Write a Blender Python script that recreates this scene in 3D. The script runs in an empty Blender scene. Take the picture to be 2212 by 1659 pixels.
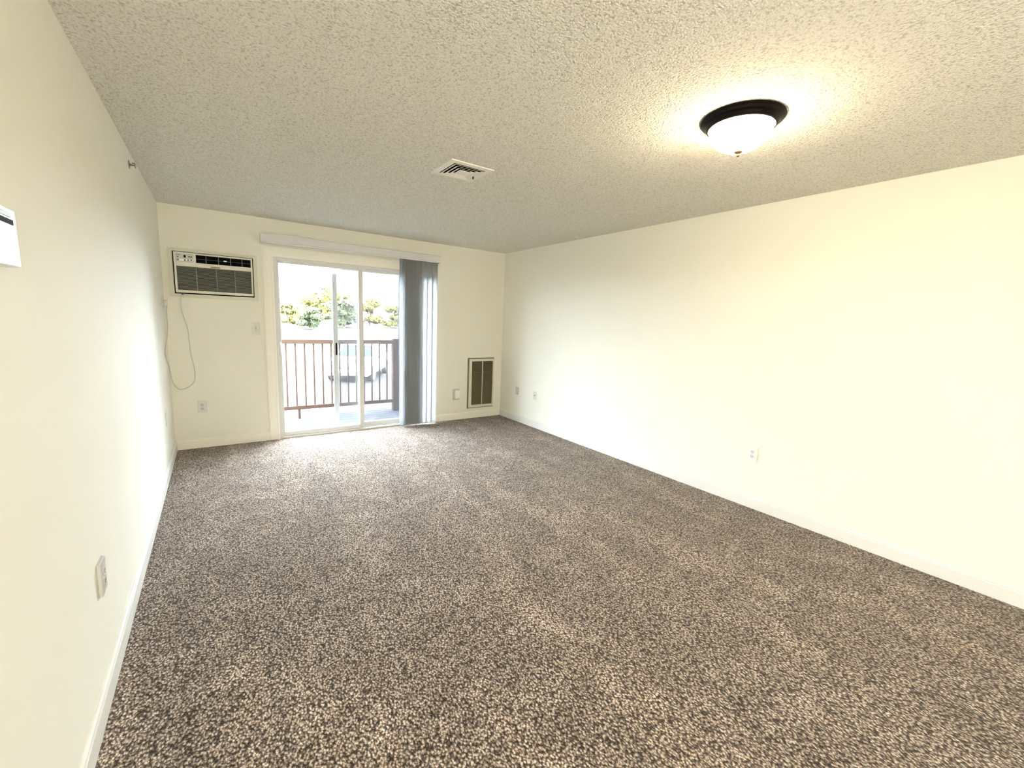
import bpy, bmesh, math, random
from mathutils import Vector, Matrix

random.seed(7)
scene = bpy.context.scene
COL = scene.collection
R = math.radians

# ------------------------------------------------------------------ camera
RW, RH, CEIL, NEAR = 3.985, 2.44, 2.44, -7.6      # room width (x), height, depth behind camera
cam_d = bpy.data.cameras.new('camera')
cam = bpy.data.objects.new('camera', cam_d)
COL.objects.link(cam)
yaw, pitch, roll = 0.6115, -0.1473, 0.0400
fw = Vector((math.sin(yaw)*math.cos(pitch), math.cos(yaw)*math.cos(pitch), math.sin(pitch)))
rt = Vector((math.cos(yaw), -math.sin(yaw), 0))
up = rt.cross(fw)
r2 = rt*math.cos(roll) + up*math.sin(roll)
u2 = up*math.cos(roll) - rt*math.sin(roll)
M = Matrix.Identity(4)
for i in range(3):
    M[i][0], M[i][1], M[i][2] = r2[i], u2[i], -fw[i]
M.translation = (0.3991, -5.4213, 1.4566)
cam.matrix_world = M
cam_d.sensor_fit = 'HORIZONTAL'
cam_d.sensor_width = 36.0
cam_d.lens = 36.0*915.8/2212
cam_d.clip_start = 0.02
cam_d.clip_end = 500
scene.camera = cam

# ------------------------------------------------------------------ light and exposure
world = bpy.data.worlds.new('sky'); scene.world = world
world.use_nodes = True
bg = world.node_tree.nodes['Background']
bg.inputs['Color'].default_value = (0.84, 0.92, 1.0, 1)
bg.inputs['Strength'].default_value = 36.0

sun_d = bpy.data.lights.new('sun', 'SUN'); sun_d.energy = 10.0; sun_d.angle = R(2); sun_d.color = (1.0, 0.95, 0.86)
sun = bpy.data.objects.new('sun', sun_d); COL.objects.link(sun)
sun.rotation_euler = Vector((-0.35, 0.75, -0.85)).to_track_quat('-Z', 'Y').to_euler()

LAMP_BOWL = 60.0           # emission of the lit glass bowls
FILL_W = 100.0           # unseen fill light behind the camera, added to brighten the room

scene.view_settings.view_transform = 'Standard'
scene.view_settings.look = 'None'
scene.view_settings.gamma = 1.0
scene.view_settings.use_curve_mapping = False
scene.view_settings.exposure = 1.0
scene.cycles.max_bounces = 14
scene.cycles.diffuse_bounces = 8
scene.cycles.transparent_max_bounces = 16
scene.cycles.sample_clamp_indirect = 12.0
scene.cycles.caustics_reflective = False
scene.cycles.caustics_refractive = False

# ------------------------------------------------------------------ materials
def newmat(name):
    m = bpy.data.materials.new(name); m.use_nodes = True
    nt = m.node_tree
    return m, nt, nt.nodes['Principled BSDF']

def N(nt, t, **kw):
    n = nt.nodes.new(t)
    for k, v in kw.items():
        if k in n.inputs: n.inputs[k].default_value = v
        else: setattr(n, k, v)
    return n

def plain(name, col, rough=0.5, metal=0.0, var=0.04, scale=40.0, bump=0.0, bscale=200.0, spec=0.5):
    """solid paint / plastic / metal with slight procedural mottling"""
    m, nt, b = newmat(name)
    b.inputs['Roughness'].default_value = rough
    b.inputs['Metallic'].default_value = metal
    b.inputs['Specular IOR Level'].default_value = spec
    tc = N(nt, 'ShaderNodeTexCoord')
    no = N(nt, 'ShaderNodeTexNoise', Scale=scale, Detail=3.0)
    nt.links.new(tc.outputs['Object'], no.inputs['Vector'])
    mr = N(nt, 'ShaderNodeMix', data_type='RGBA')
    mr.inputs['A'].default_value = (*[max(0, c*(1-var)) for c in col], 1)
    mr.inputs['B'].default_value = (*[min(1, c*(1+var)) for c in col], 1)
    nt.links.new(no.outputs['Fac'], mr.inputs['Factor'])
    nt.links.new(mr.outputs['Result'], b.inputs['Base Color'])
    if bump:
        n2 = N(nt, 'ShaderNodeTexNoise', Scale=bscale, Detail=4.0)
        nt.links.new(tc.outputs['Object'], n2.inputs['Vector'])
        bp = N(nt, 'ShaderNodeBump', Strength=bump, Distance=0.002)
        nt.links.new(n2.outputs['Fac'], bp.inputs['Height'])
        nt.links.new(bp.outputs['Normal'], b.inputs['Normal'])
    return m

def ramp(nt, stops):
    r = nt.nodes.new('ShaderNodeValToRGB')
    el = r.color_ramp.elements
    while len(el) < len(stops): el.new(0.5)
    for e, (p, c) in zip(el, stops):
        e.position = p; e.color = (*c, 1) if len(c) == 3 else c
    return r

def mat_ceiling():
    m, nt, b = newmat('popcorn_ceiling')
    b.inputs['Roughness'].default_value = 0.95
    b.inputs['Specular IOR Level'].default_value = 0.1
    tc = N(nt, 'ShaderNodeTexCoord')
    n1 = N(nt, 'ShaderNodeTexNoise', Scale=92.0, Detail=5.0, Roughness=0.62)
    v1 = N(nt, 'ShaderNodeTexVoronoi', Scale=118.0, feature='F1')
    n2 = N(nt, 'ShaderNodeTexNoise', Scale=0.9, Detail=2.0)
    for n in (n1, v1, n2): nt.links.new(tc.outputs['Object'], n.inputs['Vector'])
    add = N(nt, 'ShaderNodeMath', operation='MULTIPLY_ADD'); add.inputs[1].default_value = -0.6
    nt.links.new(v1.outputs['Distance'], add.inputs[0]); nt.links.new(n1.outputs['Fac'], add.inputs[2])
    bp = N(nt, 'ShaderNodeBump', Strength=0.9, Distance=0.011)
    nt.links.new(add.outputs[0], bp.inputs['Height']); nt.links.new(bp.outputs['Normal'], b.inputs['Normal'])
    cr = ramp(nt, [(0.0, (0.56, 0.535, 0.47)), (0.20, (0.76, 0.74, 0.67)), (0.5, (0.84, 0.825, 0.76)), (1.0, (0.88, 0.865, 0.81))])  # pits darkened in the colour: painted shade between the popcorn grains
    sh = N(nt, 'ShaderNodeMath', operation='ADD'); sh.inputs[1].default_value = 0.08
    nt.links.new(add.outputs[0], sh.inputs[0]); nt.links.new(sh.outputs[0], cr.inputs['Fac'])
    nt.links.new(cr.outputs['Color'], b.inputs['Base Color'])
    return m

def mat_carpet():
    m, nt, b = newmat('brown_carpet')
    b.inputs['Roughness'].default_value = 0.95
    b.inputs['Specular IOR Level'].default_value = 0.06
    b.inputs['Sheen Weight'].default_value = 0.22
    b.inputs['Sheen Roughness'].default_value = 0.45
    b.inputs['Sheen Tint'].default_value = (0.9, 0.87, 0.84, 1)
    L = nt.links.new
    tc = N(nt, 'ShaderNodeTexCoord')
    mp = N(nt, 'ShaderNodeMapping'); mp.inputs['Scale'].default_value = (1.0, 0.72, 1.0); mp.inputs['Rotation'].default_value = (0, 0, 0.55)
    L(tc.outputs['Object'], mp.inputs['Vector'])
    fib = N(nt, 'ShaderNodeTexNoise', Scale=140.0, Detail=3.0, Roughness=0.6)
    tuft = N(nt, 'ShaderNodeTexVoronoi', Scale=120.0, feature='F1')
    clump = N(nt, 'ShaderNodeTexNoise', Scale=38.0, Detail=2.0, Roughness=0.5)
    for n in (fib, tuft, clump): L(mp.outputs['Vector'], n.inputs['Vector'])
    # pile height: tuft tops high, gaps between tufts low
    h = N(nt, 'ShaderNodeMath', operation='MULTIPLY_ADD'); h.inputs[1].default_value = -0.55
    L(tuft.outputs['Distance'], h.inputs[0]); L(fib.outputs['Fac'], h.inputs[2])
    hh = N(nt, 'ShaderNodeMath', operation='MULTIPLY_ADD'); hh.inputs[1].default_value = 0.10
    L(clump.outputs['Fac'], hh.inputs[0]); L(h.outputs[0], hh.inputs[2])
    cr = ramp(nt, [(0.08, (0.020, 0.014, 0.010)), (0.24, (0.115, 0.086, 0.066)), (0.36, (0.30, 0.240, 0.195)), (0.55, (0.64, 0.545, 0.46))])  # shade within the pile put into the colour: dark gaps, pale tips
    L(hh.outputs[0], cr.inputs['Fac'])
    # brushed nap: patches and vacuum streaks where the pile leans another way
    nap = N(nt, 'ShaderNodeTexNoise', Scale=5.2, Detail=3.0, Roughness=0.55, Distortion=0.5)
    mp2 = N(nt, 'ShaderNodeMapping'); mp2.inputs['Scale'].default_value = (3.6, 0.8, 1.0); mp2.inputs['Rotation'].default_value = (0, 0, -0.5)
    L(tc.outputs['Object'], mp2.inputs['Vector'])
    streak = N(nt, 'ShaderNodeTexNoise', Scale=1.0, Detail=2.0, Distortion=0.2)
    L(mp2.outputs['Vector'], streak.inputs['Vector'])
    L(tc.outputs['Object'], nap.inputs['Vector'])
    nr = ramp(nt, [(0.34, (0.88, 0.87, 0.86)), (0.50, (0.97, 0.97, 0.97)), (0.56, (1.08, 1.09, 1.10)), (0.70, (1.28, 1.30, 1.33))])
    L(nap.outputs['Fac'], nr.inputs['Fac'])
    sr = ramp(nt, [(0.40, (0.92, 0.92, 0.92)), (0.53, (1.0, 1.0, 1.0)), (0.60, (1.17, 1.165, 1.15))])
    L(streak.outputs['Fac'], sr.inputs['Fac'])
    # short creases, shade painted on as contour lines of a noise, only in places
    ct = N(nt, 'ShaderNodeTexNoise', Scale=2.4, Detail=1.5, Distortion=0.8); L(tc.outputs['Object'], ct.inputs['Vector'])
    c0 = N(nt, 'ShaderNodeMath', operation='SUBTRACT'); c0.inputs[1].default_value = 0.5; L(ct.outputs['Fac'], c0.inputs[0])
    c1 = N(nt, 'ShaderNodeMath', operation='ABSOLUTE'); L(c0.outputs[0], c1.inputs[0])
    lr = ramp(nt, [(0.0, (0.60, 0.60, 0.60)), (0.003, (0.78, 0.78, 0.78)), (0.007, (1, 1, 1))]); L(c1.outputs[0], lr.inputs['Fac'])
    mk = N(nt, 'ShaderNodeTexNoise', Scale=3.3, Detail=1.0); L(mp2.outputs['Vector'], mk.inputs['Vector'])
    mkr = ramp(nt, [(0.52, (0, 0, 0)), (0.62, (1, 1, 1))]); L(mk.outputs['Fac'], mkr.inputs['Fac'])
    prev = cr.outputs['Color']
    for src, fac in ((nr.outputs['Color'], 1.0), (sr.outputs['Color'], 1.0), (lr.outputs['Color'], mkr.outputs['Color'])):
        mul = N(nt, 'ShaderNodeMix', data_type='RGBA', blend_type='MULTIPLY')
        if isinstance(fac, float): mul.inputs['Factor'].default_value = fac
        else: L(fac, mul.inputs['Factor'])
        L(prev, mul.inputs['A']); L(src, mul.inputs['B']); prev = mul.outputs['Result']
    L(prev, b.inputs['Base Color'])
    h2 = N(nt, 'ShaderNodeMath', operation='MULTIPLY_ADD'); h2.inputs[1].default_value = 0.15
    L(nap.outputs['Fac'], h2.inputs[0]); L(hh.outputs[0], h2.inputs[2])
    bp = N(nt, 'ShaderNodeBump', Strength=0.9, Distance=0.009)
    L(h2.outputs[0], bp.inputs['Height']); L(bp.outputs['Normal'], b.inputs['Normal'])
    return m

def mat_glass():
    m = bpy.data.materials.new('window_glass'); m.use_nodes = True
    nt = m.node_tree; nt.nodes.clear()
    out = nt.nodes.new('ShaderNodeOutputMaterial')
    t = N(nt, 'ShaderNodeBsdfTransparent', Color=(0.97, 0.985, 0.99, 1))
    g = N(nt, 'ShaderNodeBsdfGlossy', Roughness=0.02)
    fr = N(nt, 'ShaderNodeFresnel', IOR=1.45)
    mx = nt.nodes.new('ShaderNodeMixShader')
    geo = nt.nodes.new('ShaderNodeNewGeometry')          # reflect on the outer faces only, as thin panes do
    fm = N(nt, 'ShaderNodeMath', operation='MULTIPLY'); inv = N(nt, 'ShaderNodeMath', operation='SUBTRACT'); inv.inputs[0].default_value = 1.0
    nt.links.new(geo.outputs['Backfacing'], inv.inputs[1])
    nt.links.new(fr.outputs[0], fm.inputs[0]); nt.links.new(inv.outputs[0], fm.inputs[1])
    nt.links.new(fm.outputs[0], mx.inputs[0]); nt.links.new(t.outputs[0], mx.inputs[1]); nt.links.new(g.outputs[0], mx.inputs[2])
    nt.links.new(mx.outputs[0], out.inputs['Surface'])
    return m

def mat_gauze():
    m = bpy.data.materials.new('insect_gauze'); m.use_nodes = True
    nt = m.node_tree; nt.nodes.clear()
    out = nt.nodes.new('ShaderNodeOutputMaterial')
    t = N(nt, 'ShaderNodeBsdfTransparent', Color=(1, 1, 1, 1))
    d = N(nt, 'ShaderNodeBsdfDiffuse', Color=(0.30, 0.31, 0.34, 1))
    mx = nt.nodes.new('ShaderNodeMixShader'); mx.inputs[0].default_value = 0.28
    nt.links.new(t.outputs[0], mx.inputs[1]); nt.links.new(d.outputs[0], mx.inputs[2])
    nt.links.new(mx.outputs[0], out.inputs['Surface'])
    return m

def mat_translucent(name, col, tr, tcol=None):
    m = bpy.data.materials.new(name); m.use_nodes = True
    nt = m.node_tree; nt.nodes.clear()
    out = nt.nodes.new('ShaderNodeOutputMaterial')
    d = N(nt, 'ShaderNodeBsdfDiffuse', Color=(*col, 1))
    t = N(nt, 'ShaderNodeBsdfTranslucent', Color=(*(tcol or col), 1))
    mx = nt.nodes.new('ShaderNodeMixShader'); mx.inputs[0].default_value = tr
    nt.links.new(d.outputs[0], mx.inputs[1]); nt.links.new(t.outputs[0], mx.inputs[2])
    nt.links.new(mx.outputs[0], out.inputs['Surface'])
    return m

def mat_emit(name, col, s):
    m = bpy.data.materials.new(name); m.use_nodes = True
    nt = m.node_tree; nt.nodes.clear()
    out = nt.nodes.new('ShaderNodeOutputMaterial')
    tc = N(nt, 'ShaderNodeTexCoord')
    no = N(nt, 'ShaderNodeTexNoise', Scale=9.0, Detail=3.0, Distortion=1.0)
    nt.links.new(tc.outputs['Object'], no.inputs['Vector'])
    cr = ramp(nt, [(0.3, tuple(c*0.8 for c in col)), (0.7, col)])
    nt.links.new(no.outputs['Fac'], cr.inputs['Fac'])
    e = N(nt, 'ShaderNodeEmission', Strength=s)
    nt.links.new(cr.outputs['Color'], e.inputs['Color'])
    nt.links.new(e.outputs[0], out.inputs['Surface'])
    return m

def mat_wood(name, c0, c1, sc=(1, 14, 14), rough=0.75, spec=0.02):
    m, nt, b = newmat(name)
    b.inputs['Specular IOR Level'].default_value = spec
    b.inputs['Roughness'].default_value = rough
    tc = N(nt, 'ShaderNodeTexCoord'); mp = N(nt, 'ShaderNodeMapping'); mp.inputs['Scale'].default_value = sc
    no = N(nt, 'ShaderNodeTexNoise', Scale=5.0, Detail=5.0, Distortion=0.6)
    nt.links.new(tc.outputs['Object'], mp.inputs['Vector']); nt.links.new(mp.outputs['Vector'], no.inputs['Vector'])
    cr = ramp(nt, [(0.3, c0), (0.7, c1)])
    nt.links.new(no.outputs['Fac'], cr.inputs['Fac']); nt.links.new(cr.outputs['Color'], b.inputs['Base Color'])
    return m

MAT = dict(
    wall=plain('cream_wall_paint', (0.76, 0.748, 0.67), 0.75, var=0.012, scale=3.0, bump=0.15, bscale=160, spec=0.25),
    ceiling=mat_ceiling(), carpet=mat_carpet(),
    trim=plain('cream_trim_paint', (0.81, 0.79, 0.71), 0.45, var=0.015),
    base=plain('white_baseboard_paint', (0.68, 0.68, 0.655), 0.42, var=0.015),
    vinyl=plain('white_vinyl', (0.62, 0.63, 0.61), 0.4, var=0.015),
    screenframe=plain('painted_aluminium', (0.72, 0.76, 0.80), 0.45, var=0.02),
    valance=plain('white_valance_plastic', (0.63, 0.63, 0.645), 0.45, var=0.02),
    slat=mat_translucent('vinyl_slat', (0.38, 0.385, 0.40), 0.5, (0.765, 0.79, 0.80)),
    glass=mat_glass(), gauze=mat_gauze(),
    plate=plain('white_plate_plastic', (0.82, 0.82, 0.79), 0.35, var=0.01),
    plategrey=plain('grey_plate_plastic', (0.52, 0.52, 0.50), 0.4, var=0.02),
    dull=plain('dull_white_plate', (0.62, 0.62, 0.585), 0.45, var=0.02),
    almond=plain('almond_plate_plastic', (0.62, 0.61, 0.54), 0.4, var=0.02),
    acbody=plain('ac_beige_plastic', (0.66, 0.66, 0.57), 0.45, var=0.015),
    acframe=plain('ac_frame_paint', (0.64, 0.635, 0.54), 0.55, var=0.02),
    acpanel=plain('ac_control_panel_grey', (0.50, 0.51, 0.48), 0.4, var=0.02),
    aclabel=plain('pale_label', (0.80, 0.80, 0.76), 0.4, var=0.01),
    acslat=plain('ac_slat_grey', (0.22, 0.22, 0.175), 0.5, var=0.02),
    black=plain('black_plastic', (0.003, 0.003, 0.0035), 0.6, var=0.1, spec=0.03),
    darkgrey=plain('dark_grey_plastic', (0.06, 0.06, 0.06), 0.45, var=0.1),
    dark=plain('cavity_shade', (0.004, 0.0035, 0.003), 0.9, var=0.1, spec=0.02),  # near-black standing in for deep shade in gaps, ducts and grilles
    silver=plain('silver_badge', (0.62, 0.62, 0.60), 0.3, metal=0.6, var=0.02),
    cord=plain('grey_cord_rubber', (0.55, 0.55, 0.53), 0.5, var=0.03),
    bronze=plain('dark_bronze', (0.0025, 0.0015, 0.0012), 0.42, metal=0.0, var=0.15, spec=0.12),
    brass=plain('aged_brass', (0.13, 0.07, 0.025), 0.5, metal=0.3, var=0.1),
    bowl=mat_emit('lit_alabaster_glass', (1.0, 0.83, 0.56), LAMP_BOWL),
    grille=plain('brown_grille_paint', (0.135, 0.115, 0.065), 0.6, var=0.06),
    grilleframe=plain('tan_grille_frame', (0.60, 0.57, 0.47), 0.5, var=0.03),
    steel=plain('dull_steel', (0.22, 0.21, 0.18), 0.4, metal=0.7, var=0.1),
    ventwhite=plain('vent_white_enamel', (0.78, 0.76, 0.70), 0.45, var=0.02),
    rail=mat_wood('brown_railing_stain', (0.030, 0.018, 0.013), (0.050, 0.032, 0.024), (14, 14, 1)),
    deck=mat_wood('weathered_deck_boards', (0.018, 0.020, 0.024), (0.040, 0.043, 0.049), (1, 16, 16), 0.9),
    siding=plain('slate_blue_siding', (0.018, 0.021, 0.027), 0.8, var=0.03, spec=0.02),
    asphalt=plain('asphalt', (0.026, 0.026, 0.027), 0.95, var=0.12, scale=3.0, spec=0.02),
    lawn=plain('dry_lawn', (0.026, 0.026, 0.019), 0.95, var=0.2, scale=1.2, spec=0.02),
    bark=mat_wood('tree_bark', (0.10, 0.08, 0.06), (0.2, 0.16, 0.12)),
    carpaint=plain('white_car_paint', (0.80, 0.81, 0.82), 0.25, var=0.01),
    carglass=plain('car_window_glass', (0.003, 0.009, 0.011), 0.1, var=0.02, spec=0.08),
    tyre=plain('tyre_rubber', (0.02, 0.02, 0.02), 0.8, var=0.1),
    lamp=plain('headlamp_lens', (0.6, 0.66, 0.7), 0.1, var=0.02),
    trunkmetal=plain('wheel_alloy', (0.5, 0.5, 0.52), 0.3, metal=0.8, var=0.05),
)
def leafmat(name, c):
    m = plain(name, c, 0.9, var=0.30, scale=0.6, spec=0.03)
    return m
LEAF = [leafmat('yellow_green_leaves', (0.075, 0.072, 0.026)), leafmat('green_leaves', (0.046, 0.054, 0.030)),
        leafmat('gold_leaves', (0.080, 0.073, 0.023)), leafmat('dark_green_leaves', (0.03, 0.045, 0.03))]

# ------------------------------------------------------------------ mesh helpers
class MB:
    def __init__(self): self.bm = bmesh.new()
    def box(self, x0, x1, y0, y1, z0, z1, bevel=0.0, seg=2):
        g = bmesh.ops.create_cube(self.bm, size=1.0)['verts']
        for v in g:
            v.co = Vector(((x0+x1)/2+v.co.x*abs(x1-x0), (y0+y1)/2+v.co.y*abs(y1-y0), (z0+z1)/2+v.co.z*abs(z1-z0)))
        if bevel:
            ed = list({e for v in g for e in v.link_edges})
            bmesh.ops.bevel(self.bm, geom=ed, offset=bevel, segments=seg, affect='EDGES', profile=0.5)
        return self
    def prism(self, prof, a0, a1, axis='y'):
        """extrude a closed 2D profile between a0 and a1 along an axis"""
        def P(p, a):
            return {'y': (p[0], a, p[1]), 'x': (a, p[0], p[1]), 'z': (p[0], p[1], a)}[axis]
        v0 = [self.bm.verts.new(P(p, a0)) for p in prof]; v1 = [self.bm.verts.new(P(p, a1)) for p in prof]
        n = len(prof)
        self.bm.faces.new(v0); self.bm.faces.new(v1[::-1])
        for i in range(n): self.bm.faces.new((v0[i], v1[i], v1[(i+1) % n], v0[(i+1) % n]))
        return self
    def ring(self, outer, inner, y0, y1):
        """rectangular picture-frame ring in the xz plane; outer/inner = (x0,x1,z0,z1); mitred corners"""
        def rect(r, y): return [self.bm.verts.new(c) for c in ((r[0], y, r[2]), (r[1], y, r[2]), (r[1], y, r[3]), (r[0], y, r[3]))]
        of, inf, ob, inb = rect(outer, y0), rect(inner, y0), rect(outer, y1), rect(inner, y1)
        for i in range(4):
            j = (i+1) % 4
            self.bm.faces.new((of[i], of[j], inf[j], inf[i])); self.bm.faces.new((ob[j], ob[i], inb[i], inb[j]))
            self.bm.faces.new((of[j], of[i], ob[i], ob[j])); self.bm.faces.new((inf[i], inf[j], inb[j], inb[i]))
        return self
    def tube(self, pts, r, n=8, caps=True):
        pts = [Vector(p) for p in pts]; rings = []
        t0 = (pts[1]-pts[0]).normalized()
        nrm = t0.orthogonal().normalized()
        for i, p in enumerate(pts):
            t = (pts[min(i+1, len(pts)-1)]-pts[max(i-1, 0)]).normalized()
            nrm = (nrm - t*nrm.dot(t)).normalized(); b = t.cross(nrm)
            rr = r[i] if isinstance(r, (list, tuple)) else r
            rings.append([self.bm.verts.new(p+(nrm*math.cos(2*math.pi*k/n)+b*math.sin(2*math.pi*k/n))*rr) for k in range(n)])
        for a, c in zip(rings, rings[1:]):
            for k in range(n): self.bm.faces.new((a[k], a[(k+1) % n], c[(k+1) % n], c[k]))
        if caps: self.bm.faces.new(rings[0][::-1]); self.bm.faces.new(rings[-1])
        return self
    def lathe(self, prof, n=32, c=(0, 0, 0), axis='z', flip=1):
        """spin (radius, height) profile about an axis through c"""
        c = Vector(c); rings = []
        for r, h in prof:
            if r < 1e-6:
                rings.append([self._ax(c, 0, 0, h*flip, axis)])
            else:
                rings.append([self._ax(c, r*math.cos(2*math.pi*k/n), r*math.sin(2*math.pi*k/n), h*flip, axis) for k in range(n)])
        for a, b in zip(rings, rings[1:]):
            for k in range(n):
                q = [a[k % len(a)], a[(k+1) % len(a)], b[(k+1) % len(b)], b[k % len(b)]]
                u = []
                for v in q:
                    if v not in u: u.append(v)
                if len(u) > 2:
                    try: self.bm.faces.new(u)
                    except ValueError: pass
        return self
    def _ax(self, c, a, b, h, axis):
        return self.bm.verts.new(c+Vector({'z': (a, b, h), 'y': (a, h, b), 'x': (h, a, b)}[axis]))
    def mesh(self, name, mat, smooth=None):
        bmesh.ops.recalc_face_normals(self.bm, faces=self.bm.faces)
        me = bpy.data.meshes.new(name)
        if smooth is not None:
            for f in self.bm.faces: f.smooth = True
            for e in self.bm.edges:
                if len(e.link_faces) == 2 and e.calc_face_angle(0) > R(smooth): e.smooth = False
        self.bm.to_mesh(me); self.bm.free()
        me.materials.append(mat)
        return me
    def build(self, name, mat, parent=None, smooth=None):
        o = bpy.data.objects.new(name, self.mesh(name, MAT[mat] if isinstance(mat, str) else mat, smooth))
        COL.objects.link(o)
        if parent is not None: o.parent = parent
        return o

def B(*a, **k): return MB().box(*a, **k)

def tag(o, label=None, cat=None, group=None, kind=None):
    if label: o['label'] = label
    if cat: o['category'] = cat
    if group: o['group'] = group
    if kind: o['kind'] = kind
    return o

def empty(name, loc=(0, 0, 0), rz=0.0, label=None, cat=None, group=None, kind=None):
    o = bpy.data.objects.new(name, None); COL.objects.link(o)
    o.empty_display_size = 0.05; o.location = loc; o.rotation_euler = (0, 0, rz)
    return tag(o, label, cat, group, kind)

def dup(o, parent=None):
    c = o.copy(); COL.objects.link(c)
    if parent is not None: c.parent = parent
    for ch in list(o.children): dup(ch, c)
    return c

def inst(name, me, parent, loc=(0, 0, 0), rz=0.0):
    o = bpy.data.objects.new(name, me); COL.objects.link(o); o.parent = parent
    o.location = loc; o.rotation_euler = (0, 0, rz)
    return o

def struct(o, label=None): return tag(o, label, kind='structure')

LEFT, RIGHT, BACK = R(90), R(-90), 0.0     # turn a wall-mounted thing (its front faces local -y)

# ------------------------------------------------------------------ room shell
DX0, DX1, DZ1 = 0.952, 2.85, 2.048         # sliding-door opening in the back wall
struct(B(-0.15, RW+0.15, NEAR-0.15, 0.0, -0.30, 0.0).build('floor', 'carpet'))
VCX, VCY, VHX, VHY = 1.815, -2.717, 0.122, 0.126      # duct opening
cl = MB()
cl.box(-0.15, VCX-VHX, NEAR-0.15, 0.15, CEIL, CEIL+0.3); cl.box(VCX+VHX, RW+0.15, NEAR-0.15, 0.15, CEIL, CEIL+0.3)
cl.box(VCX-VHX, VCX+VHX, NEAR-0.15, VCY-VHY, CEIL, CEIL+0.3); cl.box(VCX-VHX, VCX+VHX, VCY+VHY, 0.15, CEIL, CEIL+0.3)
struct(cl.build('ceiling', 'ceiling'))
struct(B(-0.15, 0.0, NEAR-0.15, 0.15, -0.30, CEIL).build('wall_left', 'wall'))
struct(B(RW, RW+0.15, NEAR-0.15, 0.15, -0.30, CEIL).build('wall_right', 'wall'))
struct(B(0, RW, NEAR-0.15, NEAR, 0, CEIL).build('wall_front', 'wall'))
wb = MB()
wb.box(0, DX0, 0, 0.15, -0.30, CEIL); wb.box(DX1, RW, 0, 0.15, -0.30, CEIL); wb.box(DX0, DX1, 0, 0.15, DZ1, CEIL)
wb.box(DX0, DX1, 0, 0.15, -0.30, -0.001)
struct(wb.build('wall_back', 'wall'))

# baseboards: flat board with an eased cap
def bprof(s, h=0.10, t=0.013):             # (offset from wall, z)
    return [(0, 0.0), (s*t, 0.0), (s*t, h-0.022), (s*(t-0.003), h-0.016), (s*(t-0.003), h-0.008), (s*0.004, h), (0, h)]
struct(MB().prism(bprof(1), NEAR, 0, 'y').build('baseboard_left', 'base'))
struct(MB().prism([(RW+a, z) for a, z in bprof(-1)], NEAR, 0, 'y').build('baseboard_right', 'base'))
bb = empty('baseboard_back', (0, 0, 0), kind='structure')
for x0, x1 in ((0.013, 0.847), (2.889, RW-0.013)):
    MB().prism([(a, z) for a, z in bprof(-1)], x0, x1, 'x').build('baseboard_board', 'trim', bb)

# casing round the sliding door
cas = empty('trim_1', (0, 0, 0), kind='structure')
CO = (0.847, 2.889, 0.0, 2.153)
def casing(poly):
    m = MB(); m.prism(poly, -0.016, 0.0, 'y'); return m
casing([(0.847, 0.0), (0.952, 0.0), (0.952, 2.048), (0.847, 2.153)]).build('casing_board', 'trim', cas)
casing([(2.85, 0.0), (2.889, 0.0), (2.889, 2.153), (2.85, 2.048)]).build('casing_board', 'trim', cas)
casing([(0.847, 2.153), (0.952, 2.048), (2.85, 2.048), (2.889, 2.153)]).build('casing_board', 'trim', cas)
for x0, x1 in ((0.853, 0.872), (0.930, 0.947)):
    B(x0, x1, -0.021, -0.015, 0.0, 2.06 if x0 > 0.9 else 2.13, bevel=0.002, seg=1).build('casing_bead', 'trim', cas)

# ------------------------------------------------------------------ sliding door
door = empty('door_1', (0, 0, 0), kind='structure')
B(DX0, 0.985, -0.005, 0.13, 0.0, DZ1, bevel=0.003).build('door_jamb', 'vinyl', door)
B(2.830, DX1, -0.005, 0.13, 0.0, DZ1, bevel=0.003).build('door_jamb', 'vinyl', door)
B(0.985, 2.830, -0.005, 0.13, 2.018, DZ1, bevel=0.003).build('door_head', 'vinyl', door)
sill = B(0.985, 2.830, -0.005, 0.145, 0.0, 0.022, bevel=0.003).build('door_sill', 'vinyl', door)
for y in (0.028, 0.075, 0.122):
    B(0.987, 2.828, y-0.003, y+0.003, 0.021, 0.030).build('track', 'vinyl', sill)

def sash(name, x0, x1, y0, y1, z0, z1, st, rl_b, rl_t, mat, glassmat, gname):
    p = empty(name, (0, 0, 0)); p.parent = door
    B(x0, x0+st[0], y0, y1, z0, z1, bevel=0.003).build('stile', mat, p)
    B(x1-st[1], x1, y0, y1, z0, z1, bevel=0.003).build('stile', mat, p)
    B(x0+st[0], x1-st[1], y0, y1, z0, z0+rl_b, bevel=0.003).build('bottom_rail', mat, p)
    B(x0+st[0], x1-st[1], y0, y1, z1-rl_t, z1, bevel=0.003).build('top_rail', mat, p)
    ym = (y0+y1)/2
    B(x0+st[0]-0.003, x1-st[1]+0.003, ym-0.002, ym+0.002, z0+rl_b-0.003, z1-rl_t+0.003).build(gname, glassmat, p)
    return p
sl = sash('sliding_panel', 0.966, 1.915, 0.012, 0.050, 0.024, 2.025, (0.040, 0.055), 0.048, 0.036, 'vinyl', 'glass', 'pane')
fx = sash('fixed_panel', 1.862, 2.838, 0.062, 0.100, 0.024, 2.025, (0.055, 0.030), 0.062, 0.040, 'vinyl', 'glass', 'pane')
sc = sash('screen_panel', 1.578, 2.52, 0.112, 0.128, 0.028, 2.016, (0.056, 0.044), 0.04, 0.03, 'screenframe', 'gauze', 'gauze')
h = MB()
h.box(0.972, 0.998, 0.000, 0.013, 0.945, 1.125, bevel=0.004)
h.tube([(0.985, 0.004, 0.965), (0.985, -0.022, 0.975), (0.985, -0.030, 1.00), (0.985, -0.030, 1.07), (0.985, -0.022, 1.095), (0.985, 0.004, 1.105)], 0.007, 8)
tag(h.build('handle', 'vinyl', sl, 40), 'white D-shaped pull handle')
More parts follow.
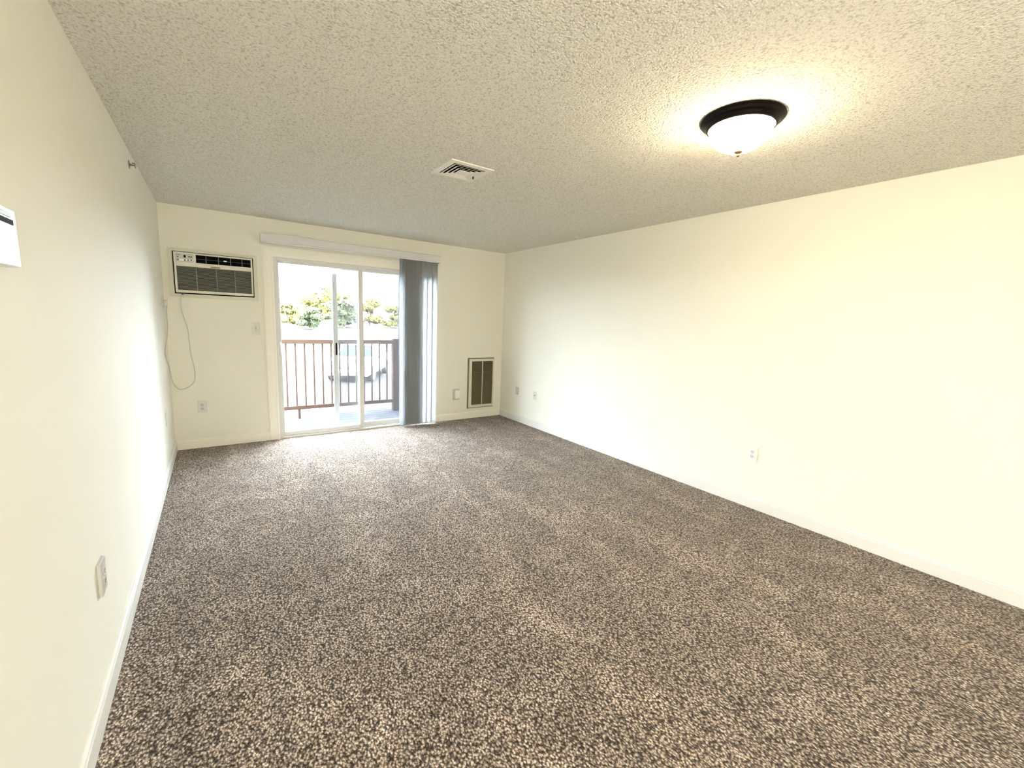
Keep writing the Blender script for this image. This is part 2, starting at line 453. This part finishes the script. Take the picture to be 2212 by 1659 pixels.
tag(B(1.603, 1.622, 0.100, 0.113, 0.955, 1.105, bevel=0.004).build('latch', 'black', sc), 'black recessed latch')

# ------------------------------------------------------------------ vertical blind
vb = empty('vertical_blind', (1.863, 0, 2.27), label='white vertical blind with valance, slats stacked right of the sliding glass door', cat='blind')
VX = 1.863
v = MB()
v.prism([(-0.100, 2.176-2.27), (-0.094, 2.176-2.27), (-0.094, 2.264-2.27), (0.0, 2.264-2.27), (0.0, 0.0), (-0.1, 0.0),
         (-0.103, -0.006), (-0.103, -0.012), (-0.1, -0.018), (-0.1, -0.076), (-0.104, -0.082), (-0.104, -0.09)], 0.836-VX, 2.889-VX, 'x')
v.box(0.836-VX, 0.842-VX, -0.094, -0.0, -0.094, -0.006); v.box(2.883-VX, 2.889-VX, -0.094, -0.0, -0.094, -0.006)
v.build('valance', 'valance', vb)
B(0.86-VX, 2.87-VX, -0.075, -0.035, -0.055, -0.02, bevel=0.003).build('head_rail', 'vinyl', vb)
# one curved slat, 89 mm wide, hanging from its carrier; local x along the width
SL = MB()
ws = [(-0.0445+0.089*i/6) for i in range(7)]
front = [(x, -0.006*(1-(x/0.0445)**2)) for x in ws]
back = [(x, y+0.0011) for x, y in front[::-1]]
SL.prism(front+back, -2.247, -0.060, 'z')
slat_me = SL.mesh('slat', MAT['slat'], 50)
CL = B(-0.006, 0.006, -0.003, 0.003, -0.062, -0.04).mesh('carrier_clip', MAT['vinyl'])
def slat(x, y, deg):
    s = inst('slat', slat_me, vb, (x-VX, y, 0), R(deg))
    inst('carrier_clip', CL, s)
slat(2.374, -0.060, 99)
for i in range(11):                       # overlapped thickly
    slat(2.418+0.0215*i, -0.066+0.002*(i % 2), 42-1.0*i+4*(i % 3))
for x, d in ((2.690, 14), (2.763, 10), (2.836, 8)):
    slat(x, -0.060, d)

# ------------------------------------------------------------------ through-wall air conditioner
AX, AZ = 0.425, 1.56
ac = empty('air_conditioner', (AX, 0, AZ), label='beige through-wall air conditioner with black vent and grey intake grille, left of glass door', cat='air conditioner')
X = lambda x: x-AX
Z = lambda z: z-AZ
fr = MB()
fr.ring((X(0.052), X(0.798), Z(1.561), Z(2.034)), (X(0.088), X(0.764), Z(1.595), Z(2.004)), -0.018, 0.0)
fr.build('mounting_frame', 'acframe', ac)
bd = B(X(0.052), X(0.060), -0.022, -0.016, Z(1.561), Z(2.034)); bd.box(X(0.790), X(0.798), -0.022, -0.016, Z(1.561), Z(2.034))
bd.box(X(0.060), X(0.790), -0.022, -0.016, Z(2.026), Z(2.034)); bd.box(X(0.060), X(0.790), -0.022, -0.016, Z(1.561), Z(1.569))
bd.build('frame_bead', 'acframe', ac)
B(X(0.089), X(0.763), -0.012, -0.002, Z(1.596), Z(2.003)).build('gap_backing', 'dark', ac)  # dark sheet standing for the shade in the gap round the case
# case: ring-shaped front with openings
F0 = -0.062
U0, U1, V0, V1 = 0.099, 0.753, 1.607, 1.995
cs = MB()
cs.box(X(U0), X(0.117), F0, -0.012, Z(V0), Z(V1), bevel=0.004); cs.box(X(0.738), X(U1), F0, -0.012, Z(V0), Z(V1), bevel=0.004)
cs.box(X(0.112), X(0.742), F0, -0.012, Z(1.980), Z(V1), bevel=0.004)
cs.box(X(0.112), X(0.742), F0, -0.012, Z(1.862), Z(1.903), bevel=0.003)
cs.box(X(0.112), X(0.742), F0, -0.012, Z(V0), Z(1.633), bevel=0.004)
cs.box(X(0.252), X(0.275), F0, -0.012, Z(1.895), Z(1.988), bevel=0.003)
cs.build('case', 'acbody', ac, 35)
B(X(0.11), X(0.745), -0.030, -0.013, Z(1.625), Z(1.990)).build('shade_backing', 'dark', ac)  # dark slab painted as the shade behind the slats
cp = B(X(0.114), X(0.255), F0+0.006, -0.03, Z(1.900), Z(1.984), bevel=0.002).build('control_panel', 'acpanel', ac)
B(X(0.178), X(0.196), F0+0.003, F0+0.008, Z(1.944), Z(1.968)).build('display', 'black', cp)
for bx, bz in ((0.133, 1.949), (0.133, 1.922), (0.187, 1.920), (0.213, 1.922), (0.237, 1.923)):
    B(X(bx-0.005), X(bx+0.005), F0+0.002, F0+0.008, Z(bz-0.006), Z(bz+0.006), bevel=0.0015).build('button', 'darkgrey', cp)
for bx in (0.222, 0.239):
    B(X(bx-0.006), X(bx+0.006), F0+0.003, F0+0.008, Z(1.949), Z(1.963), bevel=0.001).build('button', 'darkgrey', cp)
for x0, x1 in ((0.143, 0.178), (0.195, 0.206), (0.219, 0.230), (0.243, 0.252)):
    B(X(x0), X(x1), F0+0.004, F0+0.008, Z(1.912), Z(1.930)).build('label_strip', 'aclabel', cp)
for bx in (0.126, 0.139, 0.146):
    B(X(bx-0.003), X(bx+0.003), F0+0.004, F0+0.008, Z(1.966), Z(1.972)).build('indicator', 'darkgrey', cp)
lv = B(X(0.276), X(0.737), F0+0.018, -0.03, Z(1.904), Z(1.979)).build('air_outlet', 'black', ac)
for x in (0.357, 0.460, 0.562, 0.662):
    B(X(x-0.0022), X(x+0.0022), F0+0.003, F0+0.02, Z(1.904), Z(1.979)).build('vane', 'acslat', lv)
B(X(0.277), X(0.737), F0+0.004, F0+0.018, Z(1.9405), Z(1.9425)).build('crossbar', 'darkgrey', lv)
B(X(0.502), X(0.530), F0+0.000, F0+0.006, Z(1.938), Z(1.949), bevel=0.002).build('emblem', 'silver', lv)
B(X(0.392), X(0.470), F0-0.002, F0+0.002, Z(1.866), Z(1.879), bevel=0.001).build('name_badge', 'acslat', ac)
gs = MB()
nsl = 19
for i in range(nsl):
    z = 1.637+(1.860-1.637)*(i+0.5)/nsl
    gs.prism([(F0+0.004, Z(z-0.0030)), (F0+0.004, Z(z+0.0008)), (F0+0.016, Z(z+0.0045)), (F0+0.016, Z(z+0.0012))], X(0.115), X(0.740), 'x')
g = gs.build('intake_slats', 'acslat', ac); g['kind'] = 'stuff'
for x in (0.272, 0.436, 0.594):
    B(X(x-0.003), X(x+0.003), F0+0.001, F0+0.014, Z(1.630), Z(1.864)).build('rib', 'acslat', ac)
# power cord: out under the case, hanging loop, up to the outlet on the left wall
pts = [(0.150, -0.040, 1.610), (0.137, -0.034, 1.580), (0.130, -0.022, 1.52), (0.130, -0.018, 1.456), (0.146, -0.018, 1.357), (0.169, -0.018, 1.256), (0.175, -0.018, 1.112),
       (0.181, -0.018, 0.986), (0.198, -0.019, 0.879), (0.203, -0.02, 0.783), (0.190, -0.02, 0.709), (0.145, -0.022, 0.659), (0.075, -0.03, 0.636),
       (0.030, -0.05, 0.690), (0.018, -0.141, 0.774), (0.018, -0.241, 0.886), (0.016, -0.47, 1.007), (0.016, -0.50, 1.066), (0.018, -0.29, 1.154),
       (0.020, -0.148, 1.257), (0.024, -0.182, 1.385), (0.030, -0.215, 1.445), (0.034, -0.218, 1.475)]
def smooth_path(p, n=5):
    p = [Vector(q) for q in p]; out = []
    for i in range(len(p)-1):
        a, b, c, d = p[max(i-1, 0)], p[i], p[i+1], p[min(i+2, len(p)-1)]
        for k in range(n):
            t = k/n
            out.append(0.5*((2*b)+(c-a)*t+(2*a-5*b+4*c-d)*t*t+(3*b-a-3*c+d)*t**3))
    return out+[p[-1]]
off = Vector((AX, 0, AZ))
cd = MB().tube([q-off for q in smooth_path(pts)], 0.0045, 8).build('power_cord', 'cord', ac, 60)
pl = B(0.009-AX, 0.044-AX, -0.240, -0.196, 1.470-AZ, 1.525-AZ, bevel=0.006)
pl.build('plug', 'plategrey', cd)
bush = MB().lathe([(0.010, 0), (0.010, 0.012), (0.007, 0.02), (0.0, 0.02)], 12, (0.150-AX, -0.040, 1.607-AZ), 'z', -1)
bush.build('cord_bushing', 'darkgrey', ac)

# ------------------------------------------------------------------ outlets, switches, plates
def dup_mesh_plate(w, h, t=0.006, mat='plate'):
    return B(-w/2, w/2, -t, 0.0, -h/2, h/2, bevel=0.0025)

def outlet(loc, rz, label, group=None, mat='plate', w=0.074, h=0.118, t=0.007, face='plate'):
    o = empty('wall_outlet', loc, rz, label, 'outlet', group or 'duplex outlets on the walls')
    dup_mesh_plate(w, h, t).build('cover_plate', mat, o)
    for s in (-1, 1):
        zc = s*0.0195
        a = MB()
        prof = []
        for k in range(20):
            an = 2*math.pi*k/20
            prof.append((max(-0.0165, min(0.0165, 0.0185*math.cos(an))), zc+max(-0.0135, min(0.0135, 0.0185*math.sin(an)))))
        a.prism(prof, -t-0.0025, -t+0.001, 'y')
        rc = a.build('receptacle', face, o)
        for sx, hh in ((-0.0062, 0.0045), (0.0062, 0.0035)):
            B(sx-0.0013, sx+0.0013, -t-0.003, -t-0.001, zc+0.001-hh, zc+0.001+hh+0.002).build('slot', 'darkgrey', rc)
        MB().lathe([(0.0, 0.0), (0.0026, 0.0), (0.0026, 0.0015)], 10, (0, -t-0.003, zc-0.0075), 'y').build('ground_hole', 'darkgrey', rc)
    MB().lathe([(0.0, -0.0012), (0.002, -0.001), (0.0028, 0.0)], 10, (0, -t, 0), 'y').build('screw', 'steel', o)
    return o

outlet((0.0, -3.384, 0.462), LEFT, 'nearest greyish outlet on left wall, low down beside the camera', t=0.012, w=0.080, h=0.124, mat='plategrey', face='plategrey')
outlet((RW, -3.803, 0.452), RIGHT, 'white outlet alone on the bright right wall, midway along it', face='dull', t=0.009)
outlet((0.2435, 0.0, 0.439), BACK, 'white outlet on back wall below the hanging power cord', w=0.078, h=0.126, mat='dull', face='plategrey')
outlet((0.0, -0.215, 1.500), LEFT, 'outlet on left wall by the corner, holding the air conditioner plug', mat='almond', face='almond')
outlet((RW, -0.447, 0.451), RIGHT, 'grey outlet plate on right wall, closer to the far corner', mat='plategrey', face='almond', w=0.076, h=0.112)

sw = empty('light_switch', (0.761, 0, 1.264), BACK, 'single toggle light switch between air conditioner and door casing', 'light switch')
dup_mesh_plate(0.080, 0.130).build('cover_plate', 'almond', sw)
MB().prism([(-0.006, -0.012), (-0.006, 0.012), (-0.008, 0.012), (-0.017, -0.001), (-0.016, -0.007), (-0.008, -0.012)], -0.005, 0.005, 'x').build('toggle', 'plategrey', sw)
for z in (-0.03, 0.03):
    MB().lathe([(0.0, -0.0012), (0.002, -0.001), (0.0028, 0.0)], 10, (0, -0.006, z), 'y').build('screw', 'steel', sw)

cx = empty('coaxial_plate', (RW, -0.874, 0.452), RIGHT, 'white cable plate with round connector on right wall, next after the grey outlet', 'cable plate')
dup_mesh_plate(0.082, 0.114).build('cover_plate', 'dull', cx)
MB().lathe([(0.0, -0.013), (0.0035, -0.013), (0.0045, -0.012), (0.0045, -0.004), (0.0085, -0.004), (0.0085, 0.0)], 12, (0, -0.006, 0), 'y').build('connector', 'steel', cx)
for z in (-0.042, 0.042):
    MB().lathe([(0.0, -0.0012), (0.002, -0.001), (0.0028, 0.0)], 10, (0, -0.006, z), 'y').build('screw', 'steel', cx)

cz = empty('blank_plate', (0.0, -0.690, 0.482), LEFT, 'faint painted blank plate low on left wall near the far corner', 'cover plate')
dup_mesh_plate(0.074, 0.120).build('cover_plate', 'base', cz)
for z in (-0.04, 0.04):
    MB().lathe([(0.0, -0.0012), (0.002, -0.001), (0.0028, 0.0)], 10, (0, -0.006, z), 'y').build('screw', 'steel', cz)

nl = empty('plug_in_box', (3.214, 0, 0.374), BACK, 'pale rounded plug-in box on back wall left of the brown heater grille', 'plug-in device')
dup_mesh_plate(0.112, 0.165, 0.006).build('cover_plate', 'plategrey', nl)
B(-0.032, 0.050, -0.040, -0.005, -0.062, 0.062, bevel=0.014, seg=3).build('housing', 'plate', nl, 40)
B(-0.016, 0.034, -0.043, -0.038, -0.030, 0.040, bevel=0.004).build('face_panel', 'plate', nl)

# thermostat cut by the left edge of the frame
th = empty('thermostat', (0.0, -3.945, 1.602), LEFT, 'white wall box with dark markings, cut off by left edge of photo', 'thermostat')
B(-0.06, 0.062, -0.006, 0.0, -0.067, 0.067, bevel=0.002).build('back_plate', 'plate', th)
B(-0.058, 0.060, -0.024, -0.005, -0.066, 0.066, bevel=0.003).build('cover', 'plate', th)
B(-0.045, 0.037, -0.0255, -0.023, 0.028, 0.040, bevel=0.001).build('display', 'black', th)
B(-0.045, 0.028, -0.0255, -0.023, 0.044, 0.054, bevel=0.001).build('dial_scale', 'steel', th)

# ------------------------------------------------------------------ wall heater grille
HX, HZ = 3.6215, 0.525
gr = empty('heater_grille', (HX, 0, 0.150), label='brown louvred heater grille in tan frame, low on back wall by right corner', cat='vent grille')
GX = lambda x: x-HX
GZ = lambda z: z-0.150
fr = MB(); fr.ring((GX(3.398), GX(3.845), GZ(0.150), GZ(0.900)), (GX(3.412), GX(3.831), GZ(0.164), GZ(0.886)), -0.010, 0.0)
fr.build('wall_flange', 'grille', gr)  # dark brown here paints the shadow round the frame into the flange
fr = MB(); fr.ring((GX(3.414), GX(3.835), GZ(0.164), GZ(0.886)), (GX(3.455), GX(3.815), GZ(0.198), GZ(0.850)), -0.030, -0.001)
fr.build('frame', 'grilleframe', gr)
B(GX(3.450), GX(3.820), -0.006, -0.001, GZ(0.192), GZ(0.856)).build('shade_backing', 'dark', gr)  # dark sheet on the wall, painted as shade behind the louvers
B(GX(3.632), GX(3.641), -0.028, -0.010, GZ(0.196), GZ(0.852)).build('mullion', 'grilleframe', gr)
for z in (0.36, 0.525, 0.69):
    B(GX(3.455), GX(3.815), -0.0235, -0.012, GZ(z-0.004), GZ(z+0.004)).build('crossbar', 'grille', gr)
lb = MB(); nb = 46
for i in range(nb):
    z = 0.200+0.648*(i+0.5)/nb
    lb.prism([(-0.024, GZ(z-0.006)), (-0.022, GZ(z-0.0065)), (-0.010, GZ(z+0.005)), (-0.012, GZ(z+0.0055))], GX(3.455), GX(3.815), 'x')
o = lb.build('louvers', 'grille', gr); o['kind'] = 'stuff'

# ------------------------------------------------------------------ ceiling air diffuser
cv = empty('ceiling_vent', (1.815, -2.717, CEIL), label='square white ceiling air diffuser with nested louvers, middle of the ceiling', cat='vent')
def zring(m, o, i, z0, z1, zi0=None, zi1=None):
    """square ring seen from below: half sizes (x,y) outer/inner, heights of the outer and inner edges"""
    zi0 = z0 if zi0 is None else zi0; zi1 = z1 if zi1 is None else zi1
    def rc(h, z): return [m.bm.verts.new((a*h[0], b*h[1], z)) for a, b in ((-1, -1), (1, -1), (1, 1), (-1, 1))]
    A, Bq, C_, D = rc(o, z0), rc(i, zi0), rc(o, z1), rc(i, zi1)
    for k in range(4):
        j = (k+1) % 4
        for q in ((A[k], A[j], Bq[j], Bq[k]), (C_[j], C_[k], D[k], D[j]), (A[j], A[k], C_[k], C_[j]), (Bq[k], Bq[j], D[j], D[k])): m.bm.faces.new(q)
    return m
zring(MB(), (0.155, 0.160), (0.116, 0.120), -0.005, 0.0, -0.008, -0.003).build('frame', 'ventwhite', cv)
duct = MB(); zring(duct, (0.1215, 0.1255), (0.1195, 0.1235), -0.002, 0.15); duct.box(-0.1215, 0.1215, -0.1255, 0.1255, 0.15, 0.155)
duct.build('duct', 'dark', cv)
for hx, hy in ((0.112, 0.116), (0.086, 0.090), (0.060, 0.064)):
    zring(MB(), (hx, hy), (hx-0.016, hy-0.016), -0.0120, -0.0108, -0.0065, -0.0053).build('louver', 'ventwhite', cv)
B(-0.036, 0.036, -0.040, 0.040, -0.012, -0.009, bevel=0.001).build('center_plate', 'ventwhite', cv)
for sx in (-1, 1): B(sx*0.03-0.002, sx*0.03+0.002, -0.12, 0.12, 0.012, 0.016).build('louver_support', 'dark', cv)
B(0.098, 0.104, 0.020, 0.032, -0.024, -0.008).build('damper_lever', 'darkgrey', cv)

# ------------------------------------------------------------------ flush ceiling lights
def ceiling_light(x, y, label):
    o = empty('ceiling_light', (x, y, CEIL), label=label, cat='ceiling light')
    MB().lathe([(0.10, 0.0), (0.180, 0.0), (0.182, -0.006), (0.176, -0.014), (0.162, -0.020), (0.154, -0.030), (0.150, -0.040), (0.143, -0.043),
                (0.139, -0.040), (0.137, -0.030), (0.10, -0.028), (0.0, -0.028)], 56, (0, 0, 0)).build('canopy', 'bronze', o, 50)
    prof = [(0.1365, -0.037)]
    for k in range(0, 11):
        a = math.pi/2*k/10
        prof.append((0.1365*math.cos(a) if k < 10 else 0.0, -0.043-0.103*math.sin(a)))
    MB().lathe(prof, 56, (0, 0, 0)).build('glass_bowl', 'bowl', o, 60)
    MB().lathe([(0.0, -0.140), (0.021, -0.1435), (0.016, -0.149), (0.006, -0.154), (0.0075, -0.159), (0.006, -0.164), (0.0, -0.167)], 16, (0, 0, 0)).build('finial', 'brass', o, 50)
    return o
ceiling_light(2.49, -4.24, 'lit ceiling light with glass bowl and dark bronze rim')

# added fill light behind the camera, standing in for the flat's other lamps
def lamp(x, y, z, w, r=0.12, col=(1.0, 0.95, 0.86)):
    d = bpy.data.lights.new('fill_light', 'POINT'); d.energy = w; d.shadow_soft_size = r; d.color = col
    o = bpy.data.objects.new('fill_light', d); COL.objects.link(o); o.location = (x, y, z); return o
lamp(0.6, -7.4, 1.35, FILL_W)

# ------------------------------------------------------------------ sidewall sprinkler on left wall
sp = empty('fire_sprinkler', (0.0, -1.650, 2.345), LEFT, 'small metal sidewall sprinkler head high on the left wall', 'sprinkler')
MB().lathe([(0.0, -0.004), (0.014, -0.005), (0.024, -0.003), (0.028, 0.0)], 20, (0, 0, 0), 'y').build('escutcheon', 'steel', sp, 50)
MB().lathe([(0.008, 0.0), (0.008, -0.010), (0.0055, -0.012), (0.0055, -0.018), (0.0, -0.018)], 12, (0, 0, 0), 'y').build('nozzle', 'steel', sp, 50)
a = MB()
for s in (-1, 1):
    a.tube([(s*0.007, -0.009, 0), (s*0.013, -0.016, 0), (s*0.011, -0.024, 0), (0, -0.029, 0)], 0.0022, 6)
a.build('frame_arm', 'steel', sp, 50)
d_ = B(-0.014, 0.014, -0.032, -0.029, -0.015, 0.012, bevel=0.001); d_.box(-0.014, 0.014, -0.032, -0.016, 0.011, 0.013, bevel=0.0005)
d_.build('deflector', 'steel', sp)

# ------------------------------------------------------------------ balcony
DZ = -0.12
dk = empty('floor_balcony', (0, 0, 0), kind='structure')
y = 0.156; k = 0
while y < 1.60:
    inst('deck_board', B(-0.15, 3.2, 0.0, 0.135, -0.03, 0.0, bevel=0.003, seg=1).mesh('deck_board', MAT['deck']) if k == 0 else dk_me, dk, (0, y, DZ))
    if k == 0: dk_me = dk.children[0].data
    y += 0.143; k += 1
B(-0.15, 3.2, 0.15, 1.62, DZ-0.26, DZ-0.031).build('joist_box', 'deck', dk)

RY = 1.50
rl = empty('balcony_railing', (1.9, RY, DZ), label='brown balcony railing with thin balusters seen through the glass door', cat='railing')
QX = lambda x: x-1.9
zz = lambda z: z-DZ
B(QX(-0.15), QX(2.82), -0.045, 0.045, zz(1.005), zz(1.066), bevel=0.004, seg=1).build('top_rail', 'rail', rl)
B(QX(-0.15), QX(2.82), -0.022, 0.022, zz(0.020), zz(0.075), bevel=0.004, seg=1).build('bottom_rail', 'rail', rl)
bal = B(-0.010, 0.010, -0.010, 0.010, zz(0.06), zz(1.01)).mesh('baluster', MAT['rail'])
x = 1.231-0.1245*10
while x < 2.79:
    inst('baluster', bal, rl, (QX(x), 0, 0)); x += 0.1235
for xx in (1.372, 0.1):
    B(QX(xx-0.016), QX(xx+0.016), -0.016, 0.016, zz(DZ), zz(0.03)).build('support_foot', 'rail', rl)
B(QX(2.795), QX(2.885), -0.045, 0.045, zz(DZ), zz(1.09), bevel=0.004, seg=1).build('post', 'rail', rl)

# side wall of the balcony in lap siding
sw_ = empty('wall_balcony', (2.90, 0, DZ), kind='structure')
B(0.02, 0.14, 0.15, 1.56, 0.0, 2.60).build('sheathing', 'siding', sw_)
lap = MB().prism([(-0.004, 0.115), (-0.019, 0.0), (0.02, 0.0), (0.02, 0.115)], 0.152, 1.46, 'y').mesh('siding_board', MAT['siding'])
for i in range(23): inst('siding_board', lap, sw_, (0, 0, 0.106*i+0.02))

# ------------------------------------------------------------------ outdoors
GZ0 = -1.30
def heightfield(name, mat, x0, x1, ys, zs):
    m = MB()
    rows = []
    for y_, z_ in zip(ys, zs):
        rows.append([m.bm.verts.new((x0+(x1-x0)*i/6, y_, z_)) for i in range(7)])
    for a_, b_ in zip(rows, rows[1:]):
        for i in range(6): m.bm.faces.new((a_[i], a_[i+1], b_[i+1], b_[i]))
    low = [[m.bm.verts.new((v.co.x, v.co.y, v.co.z-0.4)) for v in r] for r in (rows[0], rows[-1])]
    for i in range(6): m.bm.faces.new((rows[0][i+1], rows[0][i], low[0][i], low[0][i+1])); m.bm.faces.new((rows[-1][i], rows[-1][i+1], low[1][i+1], low[1][i]))
    return struct(m.build(name, mat))
heightfield('ground_parking', 'asphalt', -60, 90, (0.16, 10, 20, 28), (GZ0, GZ0, GZ0, GZ0))
heightfield('ground_lawn', 'lawn', -60, 110, (28, 38, 50, 62, 80, 140), (GZ0+0.02, -1.0, -0.6, -0.30, -0.2, 0.2))

def foliage(name, mat, parent, blobs, n, size, rnd):
    verts, faces = [], []
    for _ in range(n):
        c, rx, rz = rnd.choice(blobs)
        while True:
            d = Vector((rnd.uniform(-1, 1), rnd.uniform(-1, 1), rnd.uniform(-1, 1)))
            if 0.3 < d.length < 1: break
        d = d.normalized()*(d.length**0.35)
        p = Vector(c)+Vector((d.x*rx, d.y*rx, d.z*rz))
        nrm = (d+Vector((rnd.uniform(-.7, .7), rnd.uniform(-.7, .7), rnd.uniform(-.4, .9)))).normalized()
        t = nrm.orthogonal().normalized(); b = nrm.cross(t)
        an = rnd.uniform(0, 6.28); t, b = t*math.cos(an)+b*math.sin(an), b*math.cos(an)-t*math.sin(an)
        s = size*rnd.uniform(0.6, 1.3); k = len(verts)
        verts += [p-t*s, p-b*s*0.55+nrm*s*0.08, p+t*s, p+b*s*0.55-nrm*s*0.08]
        faces.append((k, k+1, k+2, k+3))
    me = bpy.data.meshes.new(name); me.from_pydata([tuple(v_) for v_ in verts], [], faces); me.materials.append(mat)
    o = bpy.data.objects.new(name, me); COL.objects.link(o); o.parent = parent; o['kind'] = 'stuff'
    return o

def tree(x, y, z, h, w, leaf, label, seed, trunk=0.25, dens=900):
    rnd = random.Random(seed)
    o = empty('tree', (x, y, z), label=label, cat='tree', group='trees beyond the parking lot')
    fork = h*trunk
    m = MB().tube([(0, 0, -0.1), (0.03, 0, fork*0.6), (0.0, 0.05, fork), (0.1, 0, h*0.7)], [0.20, 0.16, 0.13, 0.05], 8)
    for s in range(4):
        a = s*1.7+rnd.random()
        m.tube([(0, 0, fork*0.9), (math.cos(a)*w*0.2, math.sin(a)*w*0.2, h*0.55), (math.cos(a)*w*0.36, math.sin(a)*w*0.36, h*0.75)], [0.09, 0.06, 0.03], 6)
    m.build('trunk', 'bark', o)
    blobs = []
    for s in range(20):
        a = rnd.uniform(0, 6.28); rr = rnd.uniform(0.03, 0.40)*w
        zc = rnd.uniform(fork+0.10*h, h*0.84)
        blobs.append(((math.cos(a)*rr, math.sin(a)*rr, zc), w*rnd.uniform(0.09, 0.19), h*rnd.uniform(0.06, 0.13)))
    foliage('foliage', LEAF[leaf], o, blobs, dens, 0.27, rnd)
    return o
TREES = [(8.6, 60, 3.3, 4.0, 0, 'small pale yellow tree, leftmost seen through the glass door'),
         (10.4, 52, 3.1, 3.8, 1, 'greenish tree second from left beyond the railing'),
         (13.7, 68, 5.4, 5.4, 2, 'golden yellow tree just left of the screen stile'),
         (15.4, 58, 4.2, 4.6, 1, 'green leaved tree between the screen stile and the door interlock'),
         (18.2, 75, 7.0, 5.9, 2, 'tallest sparse tree behind the green leaved one'),
         (22.5, 70, 5.3, 6.2, 2, 'broad yellow tree just right of the door interlock'),
         (23.9, 60, 3.8, 4.9, 0, 'rounded yellow tree, rightmost beside the siding')]
def gz(y_):
    ys, zs = (28, 38, 50, 62, 80, 140), (GZ0+0.02, -1.0, -0.6, -0.30, -0.2, 0.2)
    for a_, b_, c_, d_2 in zip(ys, ys[1:], zs, zs[1:]):
        if a_ <= y_ <= b_: return c_+(d_2-c_)*(y_-a_)/(b_-a_)
    return GZ0
for i, (x_, y_, h_, w_, lf, lab) in enumerate(TREES):
    tree(x_, y_, gz(y_)-0.05, h_, w_, lf, lab, 20+i, trunk=0.05, dens=2200)

# white car parked facing the building
car = empty('car', (5.75, 14.3, GZ0), R(-30), 'white parked car facing the building, seen between the balusters', 'car')
body = MB()
prof = [(-2.15, 0.28), (-2.18, 0.55), (-2.08, 0.74), (-1.05, 0.95), (-0.95, 0.96), (1.35, 0.98), (2.05, 0.94), (2.18, 0.7), (2.15, 0.3)]
body.prism(prof, -0.88, 0.88, 'x')
bm_ = body.bm
bmesh.ops.bevel(bm_, geom=[e for e in bm_.edges], offset=0.05, segments=2, affect='EDGES')
body.build('body', 'carpaint', car, 40)
cab = MB()
def ringx(w0, pts): return [cab.bm.verts.new((sx*w0, y_, z_)) for sx in (-1, 1) for y_, z_ in pts]
lo = [cab.bm.verts.new(c) for c in ((-0.84, -1.02, 0.95), (0.84, -1.02, 0.95), (0.84, 1.55, 0.95), (-0.84, 1.55, 0.95))]
hi = [cab.bm.verts.new(c) for c in ((-0.62, -0.25, 1.43), (0.62, -0.25, 1.43), (0.62, 0.85, 1.43), (-0.62, 0.85, 1.43))]
cab.bm.faces.new(lo[::-1]); cab.bm.faces.new(hi)
for k in range(4): cab.bm.faces.new((lo[k], lo[(k+1) % 4], hi[(k+1) % 4], hi[k]))
cab.build('cabin', 'carpaint', car)
def pane(q, name):
    c = sum((Vector(p) for p in q), Vector())/4
    q = [c+(Vector(p)-c)*0.90 for p in q]
    n = (q[1]-q[0]).cross(q[2]-q[0]).normalized()
    if n.dot(c-Vector((0, 0.3, 0.6))) < 0: n = -n
    m = MB(); f_ = [m.bm.verts.new(p+n*0.012) for p in q]; b_ = [m.bm.verts.new(p-n*0.01) for p in q]
    m.bm.faces.new(f_); m.bm.faces.new(b_[::-1])
    for k in range(4): m.bm.faces.new((f_[k], f_[(k+1) % 4], b_[(k+1) % 4], b_[k]))
    return m.build(name, 'carglass', car)
l4 = [Vector(v_) for v_ in ((-0.84, -1.02, 0.95), (0.84, -1.02, 0.95), (0.84, 1.55, 0.95), (-0.84, 1.55, 0.95))]
h4 = [Vector(v_) for v_ in ((-0.62, -0.25, 1.43), (0.62, -0.25, 1.43), (0.62, 0.85, 1.43), (-0.62, 0.85, 1.43))]
pane([l4[0], l4[1], h4[1], h4[0]], 'windshield'); pane([l4[1], l4[2], h4[2], h4[1]], 'side_window')
pane([l4[2], l4[3], h4[3], h4[2]], 'rear_window'); pane([l4[3], l4[0], h4[0], h4[3]], 'side_window')
for sx in (-1, 1):
    B(sx*0.58-0.2, sx*0.58+0.2, -2.19, -2.05, 0.58, 0.70, bevel=0.03).build('headlamp', 'lamp', car)
    B(sx*0.95-0.09, sx*0.95+0.09, -0.92, -0.82, 0.93, 1.05, bevel=0.03).build('mirror', 'darkgrey', car)
    for y_ in (-1.35, 1.35):
        w = MB().lathe([(0.0, 0.0), (0.17, 0.0), (0.19, 0.02), (0.31, 0.02), (0.33, 0.0), (0.33, -0.18), (0.0, -0.18)], 24, (sx*0.90, y_, 0.33), 'x', sx).build('wheel', 'tyre', car, 40)
        MB().lathe([(0.0, 0.012), (0.05, 0.012), (0.17, 0.004), (0.19, 0.0)], 16, (sx*0.905, y_, 0.33), 'x', sx).build('hub_cap', 'trunkmetal', w, 40)
B(-0.62, 0.62, -2.22, -2.10, 0.30, 0.42, bevel=0.02).build('lower_grille', 'darkgrey', car)
B(-0.35, 0.35, -2.20, -2.10, 0.56, 0.66, bevel=0.02).build('grille', 'darkgrey', car)
